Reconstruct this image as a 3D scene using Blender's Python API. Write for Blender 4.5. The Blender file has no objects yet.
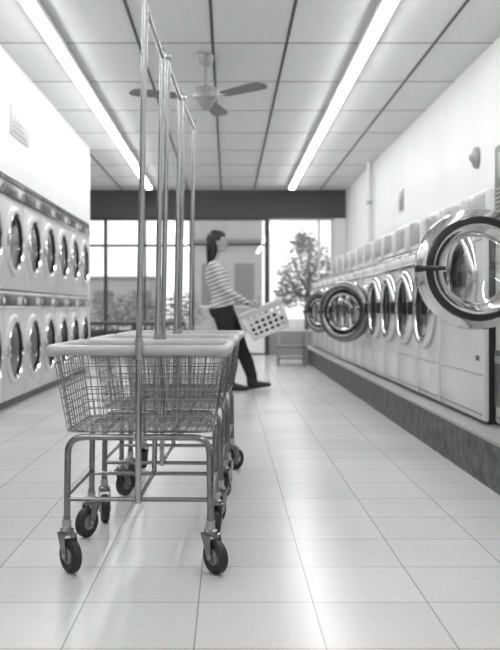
import bpy, bmesh, math, random
from mathutils import Vector, Matrix
random.seed(4)
S=bpy.context.scene
S.view_settings.view_transform='Standard'
S.view_settings.look='None'

# ---------------------------------------------------------------- materials
def newmat(name):
    m=bpy.data.materials.new(name); m.use_nodes=True
    nt=m.node_tree; b=nt.nodes['Principled BSDF']
    return m,nt,b
def mat(name,g,rough=0.5,metal=0.0,noise=0.0,nscale=8.0,bump=0.0,coat=0.0,spec=0.5):
    m,nt,b=newmat(name)
    b.inputs['Base Color'].default_value=(g,g,g,1)
    b.inputs['Roughness'].default_value=rough
    b.inputs['Metallic'].default_value=metal
    b.inputs['Coat Weight'].default_value=coat
    b.inputs['Specular IOR Level'].default_value=spec
    if noise>0 or bump>0:
        geo=nt.nodes.new('ShaderNodeNewGeometry')
        n=nt.nodes.new('ShaderNodeTexNoise'); n.inputs['Scale'].default_value=nscale; n.inputs['Detail'].default_value=6
        nt.links.new(geo.outputs['Position'],n.inputs['Vector'])
        mr=nt.nodes.new('ShaderNodeMapRange')
        mr.inputs['From Min'].default_value=0.3; mr.inputs['From Max'].default_value=0.7
        mr.inputs['To Min'].default_value=max(0,g-noise); mr.inputs['To Max'].default_value=min(1,g+noise)
        nt.links.new(n.outputs['Fac'],mr.inputs['Value'])
        nt.links.new(mr.outputs['Result'],b.inputs['Base Color'])
        if bump>0:
            bp=nt.nodes.new('ShaderNodeBump'); bp.inputs['Strength'].default_value=bump; bp.inputs['Distance'].default_value=0.01
            nt.links.new(n.outputs['Fac'],bp.inputs['Height']); nt.links.new(bp.outputs['Normal'],b.inputs['Normal'])
    return m
def math_n(nt,op,a,bv=None):
    n=nt.nodes.new('ShaderNodeMath'); n.operation=op
    for i,v in enumerate((a,bv)):
        if v is None: continue
        if isinstance(v,(int,float)): n.inputs[i].default_value=v
        else: nt.links.new(v,n.inputs[i])
    return n.outputs[0]
def line_mask(nt,coord,off,period,width):
    t=math_n(nt,'SUBTRACT',coord,off); t=math_n(nt,'DIVIDE',t,period); t=math_n(nt,'FRACT',t)
    t=math_n(nt,'SUBTRACT',t,0.5); t=math_n(nt,'ABSOLUTE',t)
    return math_n(nt,'GREATER_THAN',t,0.5-width/period/2)
def mixc(nt,fac,a,b):
    n=nt.nodes.new('ShaderNodeMix'); n.data_type='RGBA'
    if isinstance(fac,(int,float)): n.inputs[0].default_value=fac
    else: nt.links.new(fac,n.inputs[0])
    for i,v in ((6,a),(7,b)):
        if isinstance(v,(int,float)): n.inputs[i].default_value=(v,v,v,1)
        else: nt.links.new(v,n.inputs[i])
    return n.outputs[2]
def noise_val(nt,vec,scale,lo,hi,detail=6,fmin=0.35,fmax=0.65):
    n=nt.nodes.new('ShaderNodeTexNoise'); n.inputs['Scale'].default_value=scale; n.inputs['Detail'].default_value=detail
    nt.links.new(vec,n.inputs['Vector'])
    mr=nt.nodes.new('ShaderNodeMapRange')
    mr.inputs['From Min'].default_value=fmin; mr.inputs['From Max'].default_value=fmax
    mr.inputs['To Min'].default_value=lo; mr.inputs['To Max'].default_value=hi
    nt.links.new(n.outputs['Fac'],mr.inputs['Value'])
    return mr.outputs['Result']

def floor_mat():
    m,nt,b=newmat('vinyl_tile')
    geo=nt.nodes.new('ShaderNodeNewGeometry'); sp=nt.nodes.new('ShaderNodeSeparateXYZ')
    nt.links.new(geo.outputs['Position'],sp.inputs[0]); pos=geo.outputs['Position']
    lx=line_mask(nt,sp.outputs[0],-0.09,0.35,0.0036)
    ly=line_mask(nt,sp.outputs[1],0.12,0.35,0.0042)
    l=math_n(nt,'MAXIMUM',lx,ly)
    fx=math_n(nt,'FLOOR',math_n(nt,'DIVIDE',math_n(nt,'SUBTRACT',sp.outputs[0],-0.09),0.35))
    fy=math_n(nt,'FLOOR',math_n(nt,'DIVIDE',math_n(nt,'SUBTRACT',sp.outputs[1],0.12),0.35))
    cb=nt.nodes.new('ShaderNodeCombineXYZ'); nt.links.new(fx,cb.inputs[0]); nt.links.new(fy,cb.inputs[1])
    wn=nt.nodes.new('ShaderNodeTexWhiteNoise'); nt.links.new(cb.outputs[0],wn.inputs['Vector'])
    tone=math_n(nt,'ADD',math_n(nt,'MULTIPLY',wn.outputs['Value'],0.05),0.585)
    big=noise_val(nt,pos,1.2,-0.03,0.03,5,.3,.7)
    fine=noise_val(nt,pos,110,-0.05,0.03,3,.3,.7)
    mp=nt.nodes.new('ShaderNodeMapping'); mp.inputs['Scale'].default_value=(14,48,1); nt.links.new(pos,mp.inputs['Vector'])
    st=noise_val(nt,mp.outputs['Vector'],1.0,0.0,-0.05,4,0.58,0.78)
    v=math_n(nt,'ADD',tone,big); v=math_n(nt,'ADD',v,fine); v=math_n(nt,'ADD',v,st)
    c=mixc(nt,l,v,0.24)
    nt.links.new(c,b.inputs['Base Color'])
    b.inputs['Roughness'].default_value=0.24
    return m
def ceil_mat():
    m,nt,b=newmat('ceiling_tile')
    geo=nt.nodes.new('ShaderNodeNewGeometry')
    fine=noise_val(nt,geo.outputs['Position'],60,0.68,0.75,3)
    nt.links.new(fine,b.inputs['Base Color']); b.inputs['Roughness'].default_value=0.9
    return m
def stripe_mat():
    m,nt,b=newmat('striped_knit')
    geo=nt.nodes.new('ShaderNodeNewGeometry'); sp=nt.nodes.new('ShaderNodeSeparateXYZ')
    nt.links.new(geo.outputs['Position'],sp.inputs[0])
    t=math_n(nt,'ADD',sp.outputs[2],math_n(nt,'MULTIPLY',sp.outputs[0],-0.35))
    l=line_mask(nt,t,0.0,0.046,0.017)
    nt.links.new(mixc(nt,l,0.64,0.20),b.inputs['Base Color']); b.inputs['Roughness'].default_value=0.85
    return m
def emit_mat(name,s):
    m,nt,b=newmat(name)
    b.inputs['Base Color'].default_value=(0.9,0.9,0.9,1)
    b.inputs['Emission Color'].default_value=(1,1,1,1); b.inputs['Emission Strength'].default_value=s
    return m
def glass_mat(name,t=0.9,rough=0.02,g=1.0):
    m=bpy.data.materials.new(name); m.use_nodes=True; nt=m.node_tree; nt.nodes.clear()
    o=nt.nodes.new('ShaderNodeOutputMaterial'); mx=nt.nodes.new('ShaderNodeMixShader')
    tr=nt.nodes.new('ShaderNodeBsdfTransparent'); tr.inputs[0].default_value=(g,g,g,1)
    gl=nt.nodes.new('ShaderNodeBsdfGlossy'); gl.inputs['Roughness'].default_value=rough
    gl.inputs['Color'].default_value=(.9,.9,.9,1)
    mx.inputs[0].default_value=1-t
    nt.links.new(tr.outputs[0],mx.inputs[1]); nt.links.new(gl.outputs[0],mx.inputs[2]); nt.links.new(mx.outputs[0],o.inputs[0])
    return m

M_floor=floor_mat(); M_ceil=ceil_mat(); M_shirt=stripe_mat()
M_wall=mat('painted_wall',0.79,0.6,noise=0.02,nscale=2)
M_grid=mat('ceiling_grid_metal',0.06,0.5)
M_gridl=mat('ceiling_grid_light',0.30,0.5)
M_header=mat('header_paint',0.08,0.7)
M_dark=mat('dark_paint',0.06,0.5)
M_gapshade=mat('gap_shade',0.025,0.8)  # near-black backing, paints occlusion shade into the gaps between machines
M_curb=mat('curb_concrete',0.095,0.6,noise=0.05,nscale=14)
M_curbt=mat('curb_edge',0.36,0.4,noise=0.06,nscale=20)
M_enamel=mat('white_enamel',0.70,0.25,noise=0.02,nscale=3)
M_enameld=mat('dryer_enamel',0.62,0.35)
M_enamel2=mat('grey_enamel',0.34,0.3)
M_ctrl=mat('control_panel_grey',0.12,0.3)
M_chrome=mat('chrome',0.68,0.10,1.0)
M_chromed=mat('dark_chrome',0.22,0.16,1.0)
M_steel=mat('brushed_steel',0.45,0.3,1.0,noise=0.05,nscale=30)
M_zinc=mat('zinc_tube',0.26,0.24,1.0,noise=0.04,nscale=40)
M_pole=mat('chrome_pole',0.46,0.16,1.0)
M_wire=mat('wire_chrome',0.30,0.25,1.0)
M_rim=mat('bumper_plastic',0.46,0.38,noise=0.03,nscale=20)
M_rubber=mat('black_rubber',0.018,0.5)
M_hub=mat('caster_hub',0.22,0.4)
M_black=mat('black_plastic',0.015,0.3)
M_drum=mat('drum_dark',0.05,0.4,0.4)
M_dglass=mat('dark_door_glass',0.012,0.12,spec=0.25)
M_label=mat('panel_label',0.06,0.35)
M_glass=glass_mat('window_glass',0.93)
M_doorglass=glass_mat('porthole_glass',0.84,0.04,0.92)
M_doorglass2=glass_mat('smoked_porthole_glass',0.88,0.05,0.45)
M_tube=emit_mat('fluorescent_tube',27.0)
M_fix=mat('fixture_white',0.8,0.4)
M_fan=mat('fan_blade',0.17,0.4)
M_jean=mat('dark_denim',0.016,0.8,noise=0.008,nscale=30)
M_skin=mat('skin',0.40,0.5)
M_hair=mat('dark_hair',0.014,0.45,noise=0.008,nscale=90)
M_boot=mat('boot_leather',0.018,0.35)
M_basket=mat('basket_plastic',0.80,0.4)
M_holefill=mat('dark_hole_fill',0.03,0.9,noise=0.02,nscale=15)
M_leaf=mat('leaves',0.20,0.7,noise=0.08,nscale=6)
M_bark=mat('bark',0.10,0.9,noise=0.04,nscale=20)
M_road=mat('asphalt',0.42,0.9,noise=0.05,nscale=3)
M_bld=mat('facade_render',0.38,0.8,noise=0.03,nscale=2)
M_bldw=mat('facade_window',0.16,0.3)
M_frame=mat('aluminium_frame',0.06,0.4)
M_framel=mat('white_frame',0.72,0.4)
M_paper=mat('paper',0.5,0.8)

# ---------------------------------------------------------------- builder
class MB:
    def __init__(s): s.v=[]; s.f=[]; s.fm=[]; s.sm=[]; s.mats=[]
    def mi(s,m):
        if m not in s.mats: s.mats.append(m)
        return s.mats.index(m)
    def add(s,vs,fs,m,smooth=False,M=None):
        o=len(s.v); i=s.mi(m)
        for p in vs:
            p=Vector(p)
            if M is not None: p=M@p
            s.v.append(p)
        for f in fs: s.f.append([o+k for k in f]); s.fm.append(i); s.sm.append(smooth)
    def box(s,lo,hi,m,bev=0.0,M=None,seg=2):
        bm=bmesh.new(); bmesh.ops.create_cube(bm,size=1)
        lo=Vector(lo); hi=Vector(hi); c=(lo+hi)/2; d=hi-lo
        for v in bm.verts: v.co=Vector((c[i]+v.co[i]*d[i] for i in range(3)))
        if bev>0: bmesh.ops.bevel(bm,geom=bm.edges[:],offset=min(bev,min(abs(x) for x in d)*0.49),segments=seg,affect='EDGES',profile=0.5)
        bm.verts.index_update()
        s.add([v.co.copy() for v in bm.verts],[[v.index for v in f.verts] for f in bm.faces],m,bev>0,M); bm.free()
    def tube(s,path,r,m,seg=8,closed=False,M=None,side=None):
        P=[Vector(p) for p in path]; n=len(P)
        T=[]
        for i in range(n):
            if closed: t=P[(i+1)%n]-P[i-1]
            elif i==0: t=P[1]-P[0]
            elif i==n-1: t=P[-1]-P[-2]
            else: t=(P[i+1]-P[i]).normalized()+(P[i]-P[i-1]).normalized()
            T.append(t.normalized())
        up=Vector((0,0,1)) if abs(T[0].z)<0.9 else Vector((0,1,0))
        a=(up-T[0]*up.dot(T[0])).normalized()
        vs=[]; fs=[]
        for i in range(n):
            if side is not None: a=Vector(side)
            a=(a-T[i]*a.dot(T[i])).normalized(); b=T[i].cross(a)
            rr=r[i] if isinstance(r,(list,tuple)) else r
            ra,rb=(rr if isinstance(rr,(list,tuple)) else (rr,rr))
            for k in range(seg):
                t=2*math.pi*k/seg
                vs.append(P[i]+a*ra*math.cos(t)+b*rb*math.sin(t))
        for i in range(n if closed else n-1):
            j=(i+1)%n
            for k in range(seg):
                k2=(k+1)%seg
                fs.append([i*seg+k,i*seg+k2,j*seg+k2,j*seg+k])
        if not closed:
            fs.append(list(range(seg))[::-1]); fs.append([(n-1)*seg+k for k in range(seg)])
        s.add(vs,fs,m,True,M)
    def cyl(s,p1,p2,r,m,seg=16,M=None): s.tube([p1,p2],r,m,seg,M=M)
    def lathe(s,prof,m,M=None,seg=32):
        vs=[]; fs=[]; idx=[]
        for (r,h) in prof:
            if r<1e-6: idx.append([len(vs)]*seg); vs.append((0,0,h))
            else:
                idx.append(list(range(len(vs),len(vs)+seg)))
                for k in range(seg):
                    t=2*math.pi*k/seg; vs.append((r*math.cos(t),r*math.sin(t),h))
        for i in range(len(prof)-1):
            for k in range(seg):
                k2=(k+1)%seg; q=[idx[i][k],idx[i][k2],idx[i+1][k2],idx[i+1][k]]
                u=[]
                for x in q:
                    if x not in u: u.append(x)
                if len(u)>=3: fs.append(u)
        s.add(vs,fs,m,True,M)
    def ball(s,c,r,m,M=None,seg=20,rings=12):
        if isinstance(r,(int,float)): r=(r,r,r)
        R=Matrix.Translation(Vector(c))@Matrix.Diagonal((r[0],r[1],r[2],1))
        if M is not None: R=M@R
        s.lathe([(math.sin(math.pi*i/rings) if 0<i<rings else 0,-math.cos(math.pi*i/rings)) for i in range(rings+1)],m,R,seg)
    def obj(s,name,loc=None,rotz=0,parent=None):
        me=bpy.data.meshes.new(name); me.from_pydata(s.v,[],s.f)
        for m in s.mats: me.materials.append(m)
        for p,i,sm in zip(me.polygons,s.fm,s.sm): p.material_index=i; p.use_smooth=sm
        me.update()
        bm=bmesh.new(); bm.from_mesh(me); bmesh.ops.recalc_face_normals(bm,faces=bm.faces[:]); bm.to_mesh(me); bm.free()
        try: me.set_sharp_from_angle(angle=math.radians(40))
        except Exception: pass
        o=bpy.data.objects.new(name,me); S.collection.objects.link(o)
        if loc: o.location=loc
        o.rotation_euler[2]=rotz
        if parent: o.parent=parent
        return o
def inst(o,name,loc):
    n=bpy.data.objects.new(name,o.data); S.collection.objects.link(n); n.location=loc; return n
def simple(name,lo,hi,m,bev=0): 
    b=MB(); b.box(lo,hi,m,bev); return b.obj(name)
def fillet(pts,r,n=5,closed=False):
    P=[Vector(p) for p in pts]; out=[]; N=len(P)
    for i in range(N):
        if not closed and i in (0,N-1): out.append(P[i]); continue
        a=P[i-1]; b=P[i]; c=P[(i+1)%N]
        d1=(a-b).normalized(); d2=(c-b).normalized()
        rr=min(r,(a-b).length*0.49,(c-b).length*0.49)
        p=b+d1*rr; q=b+d2*rr
        for k in range(n+1):
            t=k/n; out.append(p*(1-t)**2+b*2*t*(1-t)+q*t*t)
    return out
def rrect(hx,hy,r,z,n=5): return fillet([(-hx,-hy,z),(hx,-hy,z),(hx,hy,z),(-hx,hy,z)],r,n,True)

# ---------------------------------------------------------------- room
CH=3.16; LX=-1.95; WL=-2.75; WR=2.26; YB=16.1; YF=-2.0
simple('floor',(WL-.1,YF-.1,-.1),(WR+.1,YB+.15,0),M_floor)
simple('ceiling',(WL-.1,YF-.1,CH),(WR+.1,YB+.15,CH+.1),M_ceil)
simple('wall_left',(WL-.1,YF,0),(WL,YB,CH),M_wall)
simple('wall_right',(WR,YF,0),(WR+.1,YB,CH),M_wall)
simple('wall_front',(WL-.1,YF-.1,0),(WR+.1,YF,CH),M_wall)
YE=11.76
b=MB()
b.box((WL,YF,2.075),(LX,YE,CH),M_wall)
b.box((WL,YE+.005,0),(LX,YE+.11,CH),M_wall)
b.obj('wall_bulkhead')
b=MB()
x=-0.13-0.63*4
while x<WR:
    if x>WL: b.box((x-.012,YF,CH-.006),(x+.012,YB,CH),M_grid)
    x+=0.63
y=7.16-1.22*7
while y<YB:
    b.box((WL,y-.010,CH-.004),(WR,y+.010,CH),M_gridl); y+=1.22
b.obj('trim_1')
simple('wall_back',(WL,YB,2.62),(WR,YB+.15,CH),M_header)
simple('wall_back_sill_left',(WL,YB,0),(-.70,YB+.15,.445),M_header)
simple('wall_back_sill_right',(.76,YB,0),(WR,YB+.15,.445),M_enamel2)
simple('wall_back_jamb',(2.03,YB,.445),(WR,YB+.15,2.62),M_wall)
def window(name,x0,x1,z0,z1,mf,rails=(),mull=()):
    b=MB(); w=.03; y0=YB+.03; y1=YB+.11
    b.box((x0,y0,z0),(x0+w*1.4,y1,z1),mf); b.box((x1-w*1.4,y0,z0),(x1,y1,z1),mf)
    b.box((x0,y0,z0),(x1,y1,z0+w),mf); b.box((x0,y0,z1-w),(x1,y1,z1),mf)
    for r in rails: b.box((x0,y0,r-.02),(x1,y1,r+.02),mf)
    for r in mull: b.box((r-.02,y0,z0),(r+.02,y1,z1),mf)
    b.box((x0+w,YB+.065,z0+w),(x1-w,YB+.07,z1-w),M_glass)
    return b.obj(name)
window('window_1',WL,-.70,.45,2.615,M_frame,(2.1,),(-1.6,))
window('window_2',.76,2.02,.45,2.615,M_framel,(),(1.75,))
window('door_1',-.69,.75,0.005,2.615,M_frame,(2.12,))
b=MB()
b.box((.72,YB-.06,0),(.78,YB-.005,2.62),M_frame); b.box((-2.37,YB-.06,0.01),(-2.31,YB-.005,2.62),M_frame)
b.obj('trim_2')
b=MB()
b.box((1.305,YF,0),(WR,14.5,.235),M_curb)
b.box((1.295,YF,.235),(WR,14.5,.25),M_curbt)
b.obj('trim_3')
simple('baseboard_left',(WL+.02,YF,0),(-2.0,YE-.02,.075),M_dark)

# ---------------------------------------------------------------- strip lights
def strip(x,y0,y1):
    b=MB()
    b.box((x-.065,y0,CH-.06),(x+.065,y1,CH-.007),M_fix,.008)
    b.box((x-.043,y0+.02,CH-.085),(x+.043,y1-.02,CH-.06),M_tube,.01)
    b.box((x-.05,y0,CH-.09),(x+.05,y0+.02,CH-.04),M_fix)
    b.box((x-.05,y1-.02,CH-.09),(x+.05,y1,CH-.04),M_fix)
    b.obj('strip_light')
for x in (-1.44,1.17):
    y=15.4
    while y>-1.0:
        strip(x,y-2.43,y); y-=2.44

# ---------------------------------------------------------------- ceiling fan
b=MB(); T=Matrix.Translation((-.2,7.5,0))
b.lathe([(0,CH-.007),(.075,CH-.007),(.07,CH-.06),(.035,CH-.10),(.014,CH-.11),(.014,CH-.27),(.05,CH-.28),(.1,CH-.30),(.115,CH-.34),(.11,CH-.39),(.07,CH-.42),(.05,CH-.47),(.03,CH-.485),(0,CH-.49)],M_enamel2,T,28)
for a in (-42,78,198):
    R=T@Matrix.Translation((0,0,CH-.385))@Matrix.Rotation(math.radians(a),4,'Z')
    b.box((.09,-.014,-.006),(.26,.014,.006),M_steel,.003,R)
    R2=R@Matrix.Rotation(math.radians(-9 if a!=198 else 9),4,'X')
    out=[(.2,-.045),(.26,-.058),(.58,-.078),(.66,-.066),(.69,-.02),(.69,.02),(.66,.066),(.58,.078),(.26,.058),(.2,.045)]
    n=len(out); vs=[(x,y,-.004) for x,y in out]+[(x,y,.004) for x,y in out]
    fs=[list(range(n))[::-1],[n+i for i in range(n)]]+[[i,(i+1)%n,n+(i+1)%n,n+i] for i in range(n)]
    b.add(vs,fs,M_fan,False,R2)
b.obj('ceiling_fan')

# ---------------------------------------------------------------- dryers (left)
def axisM(loc,direction):
    d=Vector(direction).normalized(); q=Vector((0,0,1)).rotation_difference(d)
    return Matrix.Translation(Vector(loc))@q.to_matrix().to_4x4()
W=.745
b=MB(); h=W/2-.006
b.box((-2.62,-W/2,.09),(LX-.03,W/2,2.05),M_gapshade)
b.box((-2.60,-h,.08),(LX,h,1.052),M_enameld,.008)
b.box((-2.60,-h,1.064),(LX,h,2.06),M_enameld,.008)
for zc,zl in ((.52,.965),(1.50,1.945)):
    D=axisM((LX,0,zc),(1,0,0))
    b.lathe([(.325,-.002),(.32,.010),(.30,.022),(.275,.026),(.264,.020)],M_enameld,D,40)
    b.lathe([(.264,.020),(.262,.028),(.256,.029),(.252,.016)],M_chrome,D,40)
    b.lathe([(.252,.016),(.244,-.0),(.18,.003),(0,.008)],M_dglass,D,40)
    b.box((LX+.018,-.315,zc-.05),(LX+.05,-.29,zc+.05),M_chrome,.006)
    b.box((LX-.002,-h+.015,zl-.06),(LX+.010,h-.015,zl+.06),M_ctrl,.004)
    b.box((LX+.008,-.30,zl-.04),(LX+.014,.02,zl+.04),M_label,.002)
    b.box((LX+.008,.06,zl-.035),(LX+.022,.20,zl+.035),M_enameld,.004)
    b.cyl((LX+.01,.28,zl),(LX+.035,.28,zl),.024,M_chrome,16)
    b.box((LX+.009,-h+.015,zl-.06),(LX+.013,h-.015,zl-.05),M_chrome)
b.box((LX-.002,-h,2.02),(LX+.008,h,2.055),M_label,.002)
y=YE-W/2
d0=b.obj('stack_dryer',(0,y,0)); k=1
while y-W>1.5:
    y-=W; inst(d0,'stack_dryer.%03d'%k,(0,y,0)); k+=1

# ---------------------------------------------------------------- washers (right)
def door(b,D,R=.29,opened=False,dark=False):
    k=R/.29
    def P(l): return [(r*k,h*k) for r,h in l]
    C1=M_chromed if dark else M_chrome
    b.lathe(P([(.292,.0),(.295,.018),(.28,.045),(.25,.058),(.222,.050),(.212,.036)]),C1,D,48)
    b.lathe(P([(.212,.036),(.205,.026),(.192,.026),(.188,.034)]),M_black,D,48)
    if opened:
        b.lathe(P([(.188,.034),(.18,.044),(.165,.04),(.158,.02)]),M_chrome,D,48)
        b.lathe(P([(.158,.02),(.13,.045),(.07,.062),(0,.066)]),M_doorglass2 if dark else M_doorglass,D,48)
        b.lathe(P([(.292,0),(.288,-.02),(.26,-.036),(.215,-.04),(.19,-.03),(.158,.018)]),C1,D,48)
        b.lathe(P([(.252,-.0375),(.245,-.05),(.222,-.052),(.215,-.0395)]),M_black,D,48)
    else:
        b.lathe(P([(.188,.034),(.15,.02),(.08,.016),(0,.014)]),M_dglass,D,48)
def washer(name,y0,w,X=1.42,H=1.31,zc=.9,R=.29,big=False,openang=None,yc=None,dark=False,std=True):
    b=MB(); y1=y0+w-.018; yc=y0+w/2 if yc is None else yc
    bk=2.12
    b.box((X,y0,.262),(bk,y1,H),M_enamel,.022,seg=3)
    b.box((X+.03,y0-.008,.252),(bk-.05,y1+.008,H-.06),M_gapshade)
    b.box((X-.004,y0+.02,.30),(X+.002,y1-.02,.306),M_ctrl)
    b.box((X-.003,y0+.02,.52),(X+.002,y1-.02,.528),M_enamel2)
    D=axisM((X,yc,zc),(-1,0,0))
    if openang is None: 
        door(b,D,R)
        b.box((X-.085,yc+R*.86,zc-.05),(X-.04,yc+R*1.0,zc+.05),M_black,.008)
    else:
        b.lathe([(R*.93,-.001),(R*.9,.02),(R*.82,.022),(R*.76,.004)],M_chrome,D,48)
        b.lathe([(R*.76,.004),(R*.72,.012),(R*.70,.005)],M_black,D,48)
        b.lathe([(R*.70,.003),(R*.3,.002),(0,.002)],M_drum,D,48)
        kind,ang=openang
        a=math.radians(ang); s=1 if kind=='near' else -1
        hy=yc-s*R; 
        c=Vector((X-.005-R*math.sin(a),hy+s*R*math.cos(a),zc))
        n=Vector((-math.cos(a),-s*math.sin(a),0))
        DM=axisM(c,n)
        door(b,DM,R,True,dark)
        b.box((X-.04,hy-.02,zc-.09),(X+.01,hy+.02,zc+.09),M_steel,.006)
        u=Vector((-math.sin(a),s*math.cos(a),0))
        p=c+u*R*.99; q=c+u*R*.58
        sg=-1 if s<0 else 1
        b.tube([p+n*sg*.05,c+u*R*.85+n*sg*.075,q+n*sg*.07],[.011,.013,.009],M_black,10)
        b.box((-.016,-.02,-.016),(.016,.02,.016),M_black,.004,Matrix.Translation(p+n*sg*.03))
    if big:
        b.box((X-.006,y0+.06,H-.40),(X+.002,y1-.02,H-.02),M_label,.003)
        b.box((X-.012,y0+.10,H-.20),(X-.004,y1-.10,H-.06),M_enamel2,.003)
        for i in range(6): b.box((X-.014,y0+.08,H-.38+i*.024),(X-.005,y1-.03,H-.37+i*.024),M_steel)
        b.box((X-.006,y1-.15,.36),(X+.002,y1-.012,.67),M_label,.003)
        b.box((X-.012,y1-.12,.60),(X-.004,y1-.03,.64),M_steel,.003)
        b.box((X-.012,y0+.1,.55),(X+.002,y0+.3,.60),M_steel,.004)
    elif std:
        vs=[(X-.012,y0+.015,H-.09),(X-.012,y1-.015,H-.09),(X+.10,y1-.015,H+.06),(X+.10,y0+.015,H+.06),(X+.3,y0+.015,H+.06),(X+.3,y1-.015,H+.06),(X+.3,y0+.015,H-.09),(X+.3,y1-.015,H-.09)]
        b.add(vs,[[0,1,2,3],[3,2,5,4],[0,3,4,6],[1,7,5,2],[4,5,7,6],[0,6,7,1]],M_enamel2)
        b.tube([(X-.014,y0+.01,H-.09),(X-.014,y1-.01,H-.09)],.010,M_chrome,8)
        b.tube([(X+.10,y0+.01,H+.06),(X+.10,y1-.01,H+.06)],.010,M_chrome,8)
        sl=Vector((.112,0,.15)).normalized(); nn=Vector((-sl.z,0,sl.x))
        for fy,wd in ((.12,.12),(.36,.20),(.70,.08)):
            o=Vector((X-.012,y0+w*fy,H-.09))+sl*.035
            Mx=Matrix.Translation(o)@Matrix(((nn.x,0,sl.x,0),(nn.y,1,sl.y,0),(nn.z,0,sl.z,0),(0,0,0,1)))
            b.box((-.004,0,0),(.016,wd,.11),M_black,.004,Mx)
        o=Vector((X-.012,y0+w*.88,H-.09))+sl*.09
        b.cyl(o,o+nn*.03,.028,M_chrome,16)
        b.box((1.76,y0+.04,H),(2.12,y0+w-.14,1.72),M_enamel,.02,seg=3)
        b.box((1.752,y0+.09,1.5),(1.762,y0+w-.2,1.68),M_enamel2,.003)
        b.box((1.80,y0+w-.13,H),(2.10,y0+w-.01,1.5),M_ctrl,.01)
    else:
        b.box((X-.006,y0+.08,.60),(X+.002,y0+.14,.63),M_ctrl,.003)
        b.box((X-.004,y0+.02,H-.14),(X+.002,y1-.02,H-.133),M_ctrl)
    return b.obj(name)
washer('industrial_washer',3.05,1.60,X=1.47,H=1.80,zc=1.085,R=.286,big=True,openang=('far',90),yc=3.70)
washer('industrial_washer.001',4.67,.98,X=1.42,H=1.42,zc=1.08,R=.28,yc=5.04,std=False)
k=0; y=5.66
while y+.66<14.4:
    nm='washing_machine' if k==0 else 'washing_machine.%03d'%k
    i=int(round((y-5.66)/.66))
    if i==4: washer(nm,y,.66,openang=('near',48),R=.305,zc=.86,dark=True)
    elif i==8: washer(nm,y,.66,openang=('near',40),R=.28,zc=.85,dark=True)
    else: washer(nm,y,.66)
    k+=1; y+=.66

# ---------------------------------------------------------------- carts
def caster(b,x,y,ang):
    T=Matrix.Translation((x,y,0))@Matrix.Rotation(math.radians(ang),4,'Z')
    off=.028; r=.058
    A=axisM((off,-.014,r),(0,1,0)); 
    b.lathe([(0,0),(.03,0),(.034,-.003),(.05,-.003),(.057,.003),(.058,.014),(.057,.025),(.05,.031),(.034,.031),(.03,.028),(0,.028)],M_rubber,T@A,28)
    b.lathe([(0,-.004),(.022,-.004),(.028,0),(.030,.001)],M_hub,T@A,20)
    b.lathe([(0,.032),(.022,.032),(.028,.029),(.030,.028)],M_hub,T@A,20)
    for s in (-1,1):
        vs=[(off-.014,s*.021,r-.014),(off+.014,s*.021,r-.014),(.026,s*.021,.128),(-.026,s*.021,.128)]
        vs+= [(p[0],p[1]+s*.003,p[2]) for p in vs]
        b.add(vs,[[0,1,2,3],[4,5,6,7],[0,1,5,4],[1,2,6,5],[2,3,7,6],[3,0,4,7]],M_zinc,False,T)
    b.cyl((off,-.028,r),(off,.028,r),.007,M_steel,10,T)
    b.box((-.027,-.025,.125),(.027,.025,.131),M_zinc,.002,T)
    b.lathe([(0,.13),(.024,.13),(.024,.142),(.013,.148),(.013,.185),(0,.185)],M_zinc,T,16)
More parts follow.
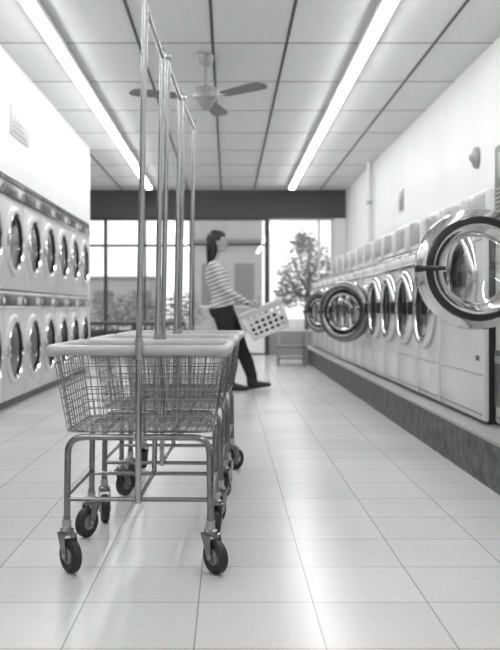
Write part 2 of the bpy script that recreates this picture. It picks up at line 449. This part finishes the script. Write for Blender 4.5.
def cart(name,loc,rot,angs,lean=.03):
    b=MB(); HX,HY,ZT,ZB=.295,.255,.757,.475
    b.tube(rrect(.304,.264,.05,ZT),.0175,M_rim,12,closed=True)
    for p in ((-1,-1),(1,-1),(1,1),(-1,1)):
        b.ball((p[0]*.289,p[1]*.249,ZT-.002),(.027,.027,.021),M_rim,seg=14,rings=8)
    BX,BY=.25,.215
    def ring(t):
        return HX+(BX-HX)*t, HY+(BY-HY)*t, ZT+(ZB-ZT)*t
    for t,r in ((.16,.0018),(.32,.0018),(.48,.0018),(.60,.0018),(.70,.0018),(.80,.0018),(.90,.0018),(1.0,.004),(.03,.003)):
        x,y,z=ring(t); b.tube(rrect(x,y,.045,z,4),r,M_wire,5,closed=True)
    nx=13; ny=11
    for i in range(nx+1):
        u=-1+2*i/nx; u*=.93
        for s in (-1,1):
            b.tube([(u*HX,s*HY,ZT),(u*BX,s*BY,ZB)],.0020,M_wire,5)
        b.tube([(u*BX,-BY,ZB),(u*BX,BY,ZB)],.0020,M_wire,5)
        if i<nx:
            v=(-1+2*(i+.5)/nx)*.93; x,y,z=ring(.6)
            for s in (-1,1): b.tube([(v*x,s*y,z),(v*BX,s*BY,ZB)],.0016,M_wire,5)
    for i in range(ny+1):
        u=(-1+2*i/ny)*.92
        for s in (-1,1):
            b.tube([(s*HX,u*HY,ZT),(s*BX,u*BY,ZB)],.0020,M_wire,5)
        b.tube([(-BX,u*BY,ZB+.002),(BX,u*BY,ZB+.002)],.0018,M_wire,5)
    L=.247; YW=.225; rt=.0115
    for s in (-1,1):
        b.tube(fillet([(-L,s*YW,.14),(-L+.004,s*YW,.458),(L-.004,s*YW,.458),(L,s*YW,.14)],.06,7),rt,M_zinc,12)
        b.tube([(-L,s*YW,.245),(L,s*YW,.245)],.008,M_zinc,10)
        for sx in (-1,1): b.cyl((sx*L,s*YW,.14),(sx*L,s*YW,.175),.0155,M_steel,14)
    for sx in (-1,1):
        b.tube([(sx*L,-YW,.255),(sx*L,YW,.255)],.008,M_zinc,10)
        b.tube([(sx*.12,-YW,.470),(sx*.12,YW,.470)],.007,M_zinc,10)
    b.tube([(0,-YW,.245),(0,YW,.245)],.008,M_zinc,10)
    TOP=1.94
    for s in (-1,1):
        b.tube([(0,s*(YW+.012),.235),(lean*.25,s*(HY+.022),ZT),(lean,s*(HY+.022),TOP)],.0105,M_pole,12)
        b.ball((lean,s*(HY+.022),TOP+.005),(.015,.015,.018),M_steel,seg=12,rings=8)
        b.box((-.018,s*YW-.014,.445),(.018,s*YW+.014,.475),M_steel,.004)
        b.cyl((lean*.27,s*(HY+.022)-.0,ZT-.03),(lean*.27,s*(HY+.022),ZT+.04),.014,M_steel,12)
    b.tube([(lean,-(HY+.022),TOP-.03),(lean,HY+.022,TOP-.03)],.009,M_pole,12)
    i=0
    for sx in (-1,1):
        for sy in (-1,1):
            caster(b,sx*L,sy*YW,angs[i]); i+=1
    return b.obj(name,loc,rot)
cart('laundry_cart',(-.300,3.10,0),math.radians(-1.5),(-50,-120,-52,100),.03)
cart('laundry_cart.001',(-.270,3.78,0),math.radians(-2),(-75,60,-110,80),.03)
cart('laundry_cart.002',(-.235,4.46,0),math.radians(-3),(-60,110,-100,50),.03)

# ---------------------------------------------------------------- woman
YW_=9.2
def P(px,py,dy=0.0): return Vector(((px-228)/91.3,YW_+dy,.9+(308-py)/91.3))
w=MB(); SY=(0,1,0)
w.tube([P(225,318),P(224,312),P(223,305),P(222,297),P(220.5,290),P(218,281),P(216,273),P(214.5,267),P(214.5,263.5),P(215,260)],
       [(.11,.07),(.160,.110),(.172,.125),(.158,.118),(.142,.108),(.150,.122),(.160,.124),(.150,.092),(.095,.065),(.045,.045)],M_skin,24,side=SY)
w.tube([P(213.5,266.5,-.12),P(213.5,266.5,.12)],[.060,.060],M_skin,16)
w.tube([P(219,277.5,-.08),P(219.6,278,0),P(219,277.5,.08)],[.066,.066,.066],M_skin,16)
w.ball(P(219.2,277.5,-.08),.066,M_skin); w.ball(P(219.2,277.5,.08),.066,M_skin)
w.ball(P(218,309,-.075),(.10,.09,.115),M_skin); w.ball(P(218,309,.075),(.10,.09,.115),M_skin)
w.tube([P(213.8,266),P(214.6,260.5),P(216,253),P(217,246)],[.058,.045,.043,.046],M_skin,16)
hc=P(217.8,241.5)
w.ball(hc+Vector((-.008,0,.018)),(.094,.074,.096),M_skin)
w.ball(hc+Vector((.030,0,-.030)),(.054,.056,.085),M_skin)
w.ball(hc+Vector((.046,0,-.090)),(.034,.032,.026),M_skin)
w.ball(hc+Vector((.058,0,.030)),(.030,.050,.030),M_skin)
w.tube([hc+Vector((.076,0,.018)),hc+Vector((.090,0,-.008)),hc+Vector((.103,0,-.026)),hc+Vector((.082,0,-.036))],[.008,.010,.011,.011],M_skin,10)
w.ball(hc+Vector((.080,0,-.053)),(.013,.022,.008),M_skin); w.ball(hc+Vector((.077,0,-.067)),(.013,.020,.008),M_skin)
for s in (-1,1):
    w.ball(hc+Vector((-.004,s*.072,-.012)),(.018,.012,.030),M_skin)
def leg(pts,rads): w.tube(pts,rads,M_skin,18,side=SY)
leg([P(222,306,.08),P(229,322,.09),P(238,341,.09),P(242,350,.09),P(247,362,.09),P(252,377,.09),P(252.5,383,.09)],
    [(.090,.115),(.090,.110),(.072,.084),(.062,.072),(.060,.074),(.052,.060),(.052,.060)])
leg([P(221,306,-.08),P(226,324,-.09),P(231,343,-.09),P(232,351,-.09),P(231,364,-.09),P(229.5,378,-.09),P(229.5,383,-.09)],
    [(.090,.115),(.090,.110),(.072,.084),(.062,.072),(.060,.074),(.052,.060),(.052,.060)])
def foot(ax,ay,dy,pitch):
    a=P(ax,ay,dy)
    R=Matrix.Translation(Vector((a.x,a.y,0)))@Matrix.Rotation(math.radians(-pitch),4,'Y')
    pts=[(-.045,0,.050),(.0,0,.052),(.06,0,.045),(.13,0,.036),(.19,0,.028),(.215,0,.024)]
    w.tube([R@Vector(p) for p in pts],[(.030,.040),(.036,.050),(.040,.044),(.044,.034),(.034,.024),(.014,.014)],M_skin,16,side=SY)
    w.tube([R@Vector((-.005,0,.13)),R@Vector((-.005,0,.05))],[(.045,.048),(.036,.045)],M_skin,16,side=SY)
    w.box((-.085,-.024,.0),(-.035,.024,.05),M_skin,.006,R)
foot(252.5,383,.09,8); foot(229.5,383,-.09,0)
for s in (-1,1):
    sh=P(213.5,267.5,s*.160); el=P(226,291,s*.215); wr=P(248.5,303.2,s*.222)
    w.tube([P(214,266.5,s*.10),sh,sh*.5+el*.5,el,el*.6+wr*.4,wr],[.050,.056,.048,.040,.038,.026],M_skin,16)
    d=(Vector((.86,0,-.20))).normalized(); n=Vector((0,-s,0)); side=d.cross(n).normalized()
    if side.z>0: side=-side
    w.tube([wr-d*.01,wr+d*.03,wr+d*.065,wr+d*.088],[(.020,.024),(.014,.034),(.014,.038),(.011,.037)],M_skin,14,side=n)
    for i,(o,l) in enumerate(((-.029,.070),(-.010,.078),(.010,.073),(.028,.058))):
        p=wr+d*.084+side*o; pts=[p-d*.02,p]; ang=20
        for sg in (.45,.32,.26):
            a=math.radians(ang); p=p+(d*math.cos(a)+n*math.sin(a))*l*sg; pts.append(p); ang+=38
        w.tube(pts,[.009,.0085,.008,.0075,.007],M_skin,8)
    t0=wr+d*.025-side*.022
    w.tube([t0,t0+d*.022-side*.020,t0+d*.045-side*.022+n*.014,t0+d*.062-side*.016+n*.028],[.013,.0125,.010,.0085],M_skin,8)
me_o=w.obj('tmp_body')
md=me_o.modifiers.new('r','REMESH'); md.mode='VOXEL'; md.voxel_size=.0052; md.use_smooth_shade=True
ms=me_o.modifiers.new('s','SMOOTH'); ms.factor=.5; ms.iterations=5
dg=bpy.context.evaluated_depsgraph_get(); dg.update()
me=bpy.data.meshes.new_from_object(me_o.evaluated_get(dg))
bpy.data.objects.remove(me_o)
me.materials.clear()
for m in (M_skin,M_shirt,M_jean,M_boot): me.materials.append(m)
wx=P(248,300).x
for p in me.polygons:
    c=p.center; p.use_smooth=True; dy=abs(c.y-YW_)
    neck=1.405+.35*(-(c.x-P(214,0).x))
    if c.x>wx and dy>.13 and c.z>.80: i=0
    elif c.z>neck and dy<.14: i=0
    elif c.z>P(0,304).z-.03+.15*(c.x+.05): i=1
    elif c.z>.135: i=2
    else: i=3
    p.material_index=i
body=bpy.data.objects.new('body',me); S.collection.objects.link(body)
woman=bpy.data.objects.new('woman',None); S.collection.objects.link(woman); woman.location=(0,YW_,0)
bpy.context.view_layer.update()
def attach(o,p):
    o.parent=p; o.matrix_parent_inverse=Matrix.Translation(-p.location)
attach(body,woman)
h=MB()
h.ball(hc+Vector((-.030,0,.030)),(.096,.086,.098),M_hair,seg=28,rings=18)
h.ball(hc+Vector((.010,0,.068)),(.076,.072,.052),M_hair,seg=24,rings=14)
h.tube([hc+Vector((-.055,0,.03)),hc+Vector((-.064,0,-.04)),hc+Vector((-.062,0,-.11)),hc+Vector((-.070,0,-.17)),hc+Vector((-.086,0,-.24)),hc+Vector((-.085,0,-.30))],
       [(.080,.062),(.086,.068),(.084,.068),(.074,.054),(.055,.038),(.015,.012)],M_hair,18,side=SY)
for i in range(14):
    yy=(i-6.5)/6.5*.074
    h.tube([hc+Vector((-.06,yy,.02)),hc+Vector((-.10,yy,-.06)),hc+Vector((-.110,yy*.9,-.14)),hc+Vector((-.10,yy*.6,-.25-.02*(i%3)))],[.012,.013,.012,.004],M_hair,6)
attach(h.obj('hair'),woman)
e=MB()
for s in (-1,1):
    e.ball(hc+Vector((.076,s*.030,.008)),(.010,.013,.008),M_paper,seg=12,rings=8)
    e.ball(hc+Vector((.083,s*.031,.008)),(.005,.006,.006),M_black,seg=10,rings=6)
    e.tube([hc+Vector((.088,s*.014,.026)),hc+Vector((.086,s*.032,.031)),hc+Vector((.074,s*.046,.027))],.003,M_hair,6)
attach(e.obj('eyes'),woman)

# laundry basket
def basket():
    bx=MB(); LXh,LYh,Hh=.245,.190,.155; bxh,byh=.205,.155
    def panel(p00,p10,p11,p01,nx,ny):
        p00,p10,p11,p01=[Vector(p) for p in (p00,p10,p11,p01)]
        def B(u,v): return (p00*(1-u)+p10*u)*(1-v)+(p01*(1-u)+p11*u)*v
        mu,mv0,mv1=.05,.08,.16
        def Q(a,c): return B(mu+a*(1-2*mu),mv0+c*(1-mv0-mv1))
        bx.add([B(0,0),B(1,0),B(1,mv0),B(0,mv0)],[[0,1,2,3]],M_basket)
        bx.add([B(0,1-mv1),B(1,1-mv1),B(1,1),B(0,1)],[[0,1,2,3]],M_basket)
        bx.add([B(0,mv0),B(mu,mv0),B(mu,1-mv1),B(0,1-mv1)],[[0,1,2,3]],M_basket)
        bx.add([B(1-mu,mv0),B(1,mv0),B(1,1-mv1),B(1-mu,1-mv1)],[[0,1,2,3]],M_basket)
        for i in range(nx):
            for j in range(ny):
                o=[];n_=[]
                for k in range(16):
                    t=2*math.pi*(k+.0)/16; cx,sy=math.cos(t),math.sin(t)
                    m_=max(abs(cx),abs(sy)); o.append(Q((i+.5+.5*cx/m_)/nx,(j+.5+.5*sy/m_)/ny))
                    n_.append(Q((i+.5+.32*cx)/nx,(j+.5+.32*sy)/ny))
                bx.add(o+n_,[[k,(k+1)%16,16+(k+1)%16,16+k] for k in range(16)],M_basket)
    z0,z1=-Hh,Hh
    panel((-bxh,-byh,z0),(bxh,-byh,z0),(LXh,-LYh,z1),(-LXh,-LYh,z1),6,4)
    panel((bxh,byh,z0),(-bxh,byh,z0),(-LXh,LYh,z1),(LXh,LYh,z1),6,4)
    panel((bxh,-byh,z0),(bxh,byh,z0),(LXh,LYh,z1),(LXh,-LYh,z1),5,4)
    panel((-bxh,byh,z0),(-bxh,-byh,z0),(-LXh,-LYh,z1),(-LXh,LYh,z1),5,4)
    bx.add([(-bxh,-byh,z0),(bxh,-byh,z0),(bxh,byh,z0),(-bxh,byh,z0)],[[0,1,2,3]],M_basket)
    bx.tube(rrect(LXh+.006,LYh+.006,.04,z1,5),.011,M_basket,10,closed=True)
    for i in range(7):
        bx.ball((-.12+.04*i,random.uniform(-.05,.05),-.05+.03*(i%2)),(.08,.10,.07),M_holefill,seg=14,rings=10)  # dark lumps added inside so the basket holes look dark
    o=bx.obj('laundry_basket')
    sm=o.modifiers.new('s','SOLIDIFY'); sm.thickness=.004
    return o
bk=basket(); c=P(265.5,320); bk.location=(c.x,YW_,c.z); bk.rotation_euler=(0,math.radians(-23),0)

# ---------------------------------------------------------------- back furniture
b=MB()
for (z,t) in ((.54,.03),(.30,.025),(.12,.02)):
    b.box((.78,13.1,z-t),(1.24,13.6,z),M_enamel2 if z>.5 else M_fan,.006)
for x in (.80,1.22):
    for y in (13.12,13.58): b.box((x-.015,y-.015,0),(x+.015,y+.015,.54),M_steel,.003)
b.obj('side_table')
b=MB()
b.box((-2.6,14.6,.60),(-.75,15.3,.66),M_label,.01)
for x in (-2.5,-1.65,-.85):
    b.box((x-.03,14.7,0),(x+.03,14.76,.60),M_frame,.004); b.box((x-.03,15.14,0),(x+.03,15.2,.60),M_frame,.004)
b.box((-2.5,14.9,.2),(-.85,14.94,.24),M_frame)
b.obj('folding_table')

# ---------------------------------------------------------------- wall items
b=MB(); b.cyl((2.19,13.0,1.9),(2.19,13.0,CH-.005),.038,M_enamel,16); b.box((2.13,12.95,1.80),(2.255,13.05,1.92),M_enamel,.01); b.cyl((2.19,13,2.5),(2.19,13,2.56),.046,M_enamel2,16)
b.obj('vent_pipe')
b=MB(); b.box((2.235,10.8,2.17),(2.259,11.0,2.45),M_steel,.006); b.box((2.230,10.83,2.2),(2.237,10.97,2.42),M_enamel2,.002); b.obj('wall_notice_frame')
b=MB(); b.lathe([(.10,0),(.10,.02),(.08,.04),(.045,.05),(.02,.075),(0,.08)],M_enamel2,axisM((WR-.001,7.6,2.26),(-1,0,0))@Matrix.Diagonal((1,.8,1,1)),24)
b.obj('alarm_bell')
b=MB(); b.box((LX+.001,7.50,2.46),(LX+.008,8.20,2.74),M_paper,.002)
b.box((LX+.008,7.56,2.64),(LX+.010,8.12,2.70),M_ctrl)
for i in range(3): b.box((LX+.008,7.60,2.50+i*.045),(LX+.010,8.05-.06*i,2.515+i*.045),M_fan)
b.obj('wall_sign')

# ---------------------------------------------------------------- outside
simple('street',(-30,YB+.16,-.12),(30,70,-.02),M_road)
b=MB()
b.box((-1.35,32,-.02),(1.3,38,4.4),M_bld)
b.box((-1.45,31.9,3.3),(1.4,32,3.5),M_bldw)
for x in (-1.0,.25):
    b.box((x,31.96,1.0),(x+.75,32.0,2.6),M_bldw); b.box((x-.06,31.9,.92),(x+.81,31.99,.99),M_framel)
b.box((-12,44,-.02),(-3.6,48,2.4),M_bld); b.box((-12.1,43.9,2.4),(-3.5,48,2.55),M_bldw)
for i in range(4): b.box((-11+i*2,43.95,.8),(-10+i*2,44,1.8),M_bldw)
b.obj('street_building')
def leaves(name,centres,n,trunk=None,size=.07):
    b=MB(); 
    for i in range(n):
        c,r=random.choice(centres)
        d=Vector((random.gauss(0,1),random.gauss(0,1),random.gauss(0,1))).normalized()*r*random.uniform(.35,1.0)
        p=Vector(c)+d
        if p.z<.1: p.z=.1
        R=Matrix.Translation(p)@Matrix.Rotation(random.uniform(0,6.3),4,'Z')@Matrix.Rotation(random.uniform(0,6.3),4,'X')
        s=size*random.uniform(.6,1.3)
        b.add([(-s,0,0),(0,-s*.45,0),(s,0,0),(0,s*.45,0)],[[0,1,2,3]],M_leaf,False,R)
    if trunk: trunk(b)
    return b.obj(name)
def tr(b):
    b.tube([(3.0,32,-.015),(3.02,32,1.2),(3.1,32,2.2),(3.05,32,3.2)],[.10,.08,.06,.03],M_bark,10)
    b.tube([(3.03,32,1.5),(2.6,31.9,2.3),(2.4,31.9,2.9)],[.05,.035,.02],M_bark,8)
    b.tube([(3.1,32,2.0),(3.5,32.1,2.7),(3.6,32.1,3.2)],[.05,.03,.02],M_bark,8)
leaves('street_tree',[((2.5,32,2.1),.75),((3.0,32,2.9),.85),((3.5,32,2.3),.75),((2.9,32,3.4),.5),((3.0,32,1.5),.7),((2.3,32,1.4),.6),((3.6,32,1.4),.6)],2600,tr,.09)
def tr2(b):
    for i in range(6): b.cyl((-3.4+.45*i,22.5,-.015),(-3.4+.45*i,22.5,.5),.03,M_bark,8)
leaves('hedge',[((-3.4+.45*i,22.5,.6+.12*(i%3)),.6) for i in range(6)],1900,tr2)

# ---------------------------------------------------------------- world + camera
Wd=bpy.data.worlds.new('World'); S.world=Wd; Wd.use_nodes=True
bg=Wd.node_tree.nodes['Background']; bg.inputs[0].default_value=(1,1,1,1); bg.inputs[1].default_value=1.4
cam=bpy.data.cameras.new('Camera'); co=bpy.data.objects.new('Camera',cam); S.collection.objects.link(co)
co.location=(0,0,.9); co.rotation_euler=(math.radians(90),0,0)
cam.sensor_width=36; cam.lens=840/650*36
cam.shift_x=22/650; cam.shift_y=-17/650
cam.clip_start=.05; cam.clip_end=200
cam.dof.use_dof=True; cam.dof.focus_distance=3.1; cam.dof.aperture_fstop=3.6
S.camera=co
